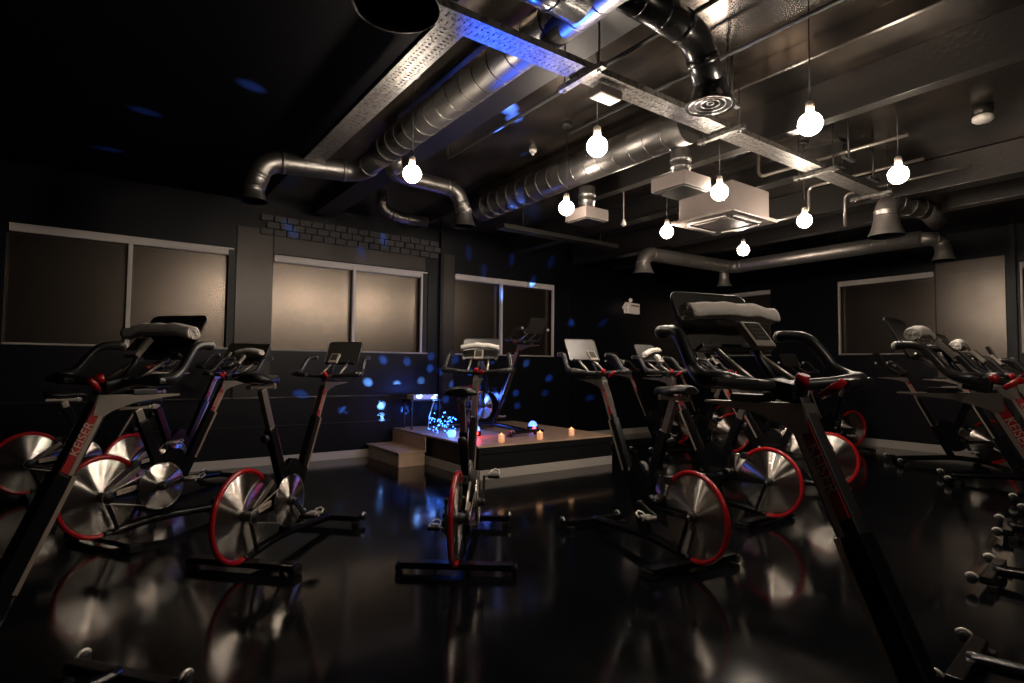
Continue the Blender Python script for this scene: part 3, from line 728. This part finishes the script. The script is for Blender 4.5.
# shelf stand with a white mixer
t = thing('equipment_stand', 'slim black stand at the back left of the stage carrying a white box', 'stand', (3.52,7.0,SZ))
MB().box((0,0,.385),(.46,.30,.02),bev=.004).build('stand_top', K['matt'], t)
for sx in (-.2,.2):
    for sy in (-.12,.12): MB().box((sx,sy,.19),(.02,.02,.37)).build('leg', K['matt'], t)
t = thing('mixer_box', 'flat white audio box on the black stand beside the blue lights', 'audio equipment', (3.52,6.98,SZ+.396))
MB().box((0,0,.032),(.36,.2,.062),bev=.006).build('box_case', K['white'], t)
for k in range(5): MB().lathe([(.010,0),(.009,.012),(.001,.013)], (-.13+k*.06,-.04,.062), seg=12).build('dial', K['matt'], t)
tagm(MB().tube(smooth_path([(3.62,6.83,SZ+.42),(3.60,6.80,SZ+.38),(3.52,6.76,SZ+.2),(3.48,6.72,SZ+.04),(3.50,6.68,SZ+.010),(3.53,6.60,SZ+.010)],8),.006,8), 'audio_cable', K['wire'], 'pale looped cable dropping from the white audio box to the stage floor', 'cable')
t = thing('fairy_lights', 'tangled string of tiny blue lights heaped behind the centre bike on the stage', 'string lights', (3.50,6.38,SZ+.006))
rnd = random.Random(3); pts = []
for k in range(46):
    a = k*.9; rr_ = .04+.15*abs(math.sin(k*.37)); pts.append((rr_*math.cos(a), rr_*.7*math.sin(a), .02+.30*abs(math.sin(k*.53))*rnd.random()))
P = [Vector((p.x,p.y,max(p.z,.012))) for p in smooth_path(pts, 4)]
MB().tube(P,.0022,5).build('wire', K['cord'], t)
m = MB()
for k in range(0,len(P),3):
    c = P[k]+Vector((0,0,-.001)); m.lathe([(.001,-.009),(.006,-.006),(.0075,0),(.005,.006),(.001,.010)], c, seg=8)
q = m.build('bulb', K['bluebulb'], t); q['kind'] = 'stuff'
pr = thing('party_light', 'small domed disco projector glowing red and blue on the stage behind the centre bike', 'disco light', (3.72,5.95,SZ))
MB().lathe([(.07,0),(.075,.01),(.07,.05),(.06,.06)], seg=24).build('lamp_base', K['matt'], pr)
MB().lathe([(.058,.06),(.056,.085),(.043,.11),(.022,.125),(.001,.13)], seg=24).build('dome', K['bluelens'], pr)
MB().lathe([(.001,-.006),(.022,-.004),(.024,.004),(.001,.01)], (-.03,-.075,.035), 'Y', 16).build('red_lens', K['redbulb'], pr)

pr2 = copy_tree(pr); pr2.location = (4.66,6.02,SZ); pr2['label'] = 'second small disco projector glowing by the front foot of the instructor bike'
# narrow beams of the disco projector: aimed at the walls and ceiling (target, half angle deg, power, colour)
SRC = Vector((3.72,5.95,SZ+.16))
SRC2 = Vector((4.66,6.02,SZ+.16))
def beam(target, deg, power, col=(.12,.30,1.0), blend=1.0):
    S = SRC2 if target[0] > 4.3 and target[1] > 7 else SRC
    d = Vector(target)-S
    l = bpy.data.lights.new('projector_beam','SPOT'); l.spot_size = R(deg); l.spot_blend = blend; l.energy = power*d.length_squared; l.color = col; l.shadow_soft_size = .004
    o = bpy.data.objects.new('projector_beam', l); C.objects.link(o); o.location = S+d.normalized()*.02
    o.rotation_euler = d.to_track_quat('-Z','Y').to_euler(); return o
PW = 330
BACK = [(3.08,1.28,1),(3.43,1.26,1),(2.87,.98,2.2),(3.29,.94,2.2),(2.0,.84,.8),(3.65,.99,2.2),(3.8,1.34,1),(3.79,1.17,1.5),(5.5,1.26,1.8),(5.97,1.02,1.5),(5.3,.79,1.2),(5.33,.59,.8),(3.06,.67,1.8),(3.06,.51,2),(3.6,.86,2),(6.47,1.99,1.6),(6.89,.68,.7),(3.95,1.15,1),(3.41,.59,1.2),(4.68,2.67,.6),(5.62,2.58,1),(2.72,2.73,.5),(4.45,1.12,1),(4.15,.94,1),(6.54,1.6,.5),(5.89,.78,.6),(4.05,.72,1),(4.3,.62,1.2),(3.9,.62,1),(4.6,.9,1),(4.85,1.3,.8),(5.05,.7,.8),(7.2,2.0,.5),(3.0,3.0,.35),(4.4,2.9,.6),(5.2,2.9,.6),(6.0,2.95,.5),(1.75,2.95,.3),(5.0,2.3,.5),(4.2,1.3,1),(2.55,.62,.7)]
for x, z, s in BACK:
    d = (Vector((x,YB,z))-(SRC2 if x > 4.3 else SRC)).length
    beam((x,YB,z), math.degrees(2*math.atan(.07/d)), PW*1.3*min(s,1.5), (.05,.22,1) if s < 1.8 else (.13,.36,1))
CEIL = [(.71,4.2,1),(.12,5.15,.8),(-.11,6.3,.6),(2.5,3.56,2.5),(2.62,3.66,2.2),(2.42,3.50,2.2),(3.19,4.23,.5),(3.24,4.43,.5),(3.61,7.0,.4),(4.38,5.16,.3)]
for x, y, s in CEIL:
    d = (Vector((x,y,ZC))-SRC).length
    beam((x,y,ZC), math.degrees(2*math.atan(.085/d)), PW*.8*s, (.08,.20,1))
beam((1.75,2.3,2.84), 10, 75, (.015,.09,1), .7)          # broad blue wash on the near end of the cable tray
beam((3.0,2.2,2.84), 6, 20, (.35,.30,1), .8)
l = bpy.data.lights.new('projector_glow','POINT'); l.energy = 12; l.color = (.06,.16,1); l.shadow_soft_size = .05
o = bpy.data.objects.new('projector_glow', l); C.objects.link(o); o.location = (3.72,6.4,SZ+.45)
l = bpy.data.lights.new('projector_glow','POINT'); l.energy = 1.5; l.color = (1,.05,.03); l.shadow_soft_size = .03
o = bpy.data.objects.new('projector_glow', l); C.objects.link(o); o.location = (3.68,5.82,SZ+.12)
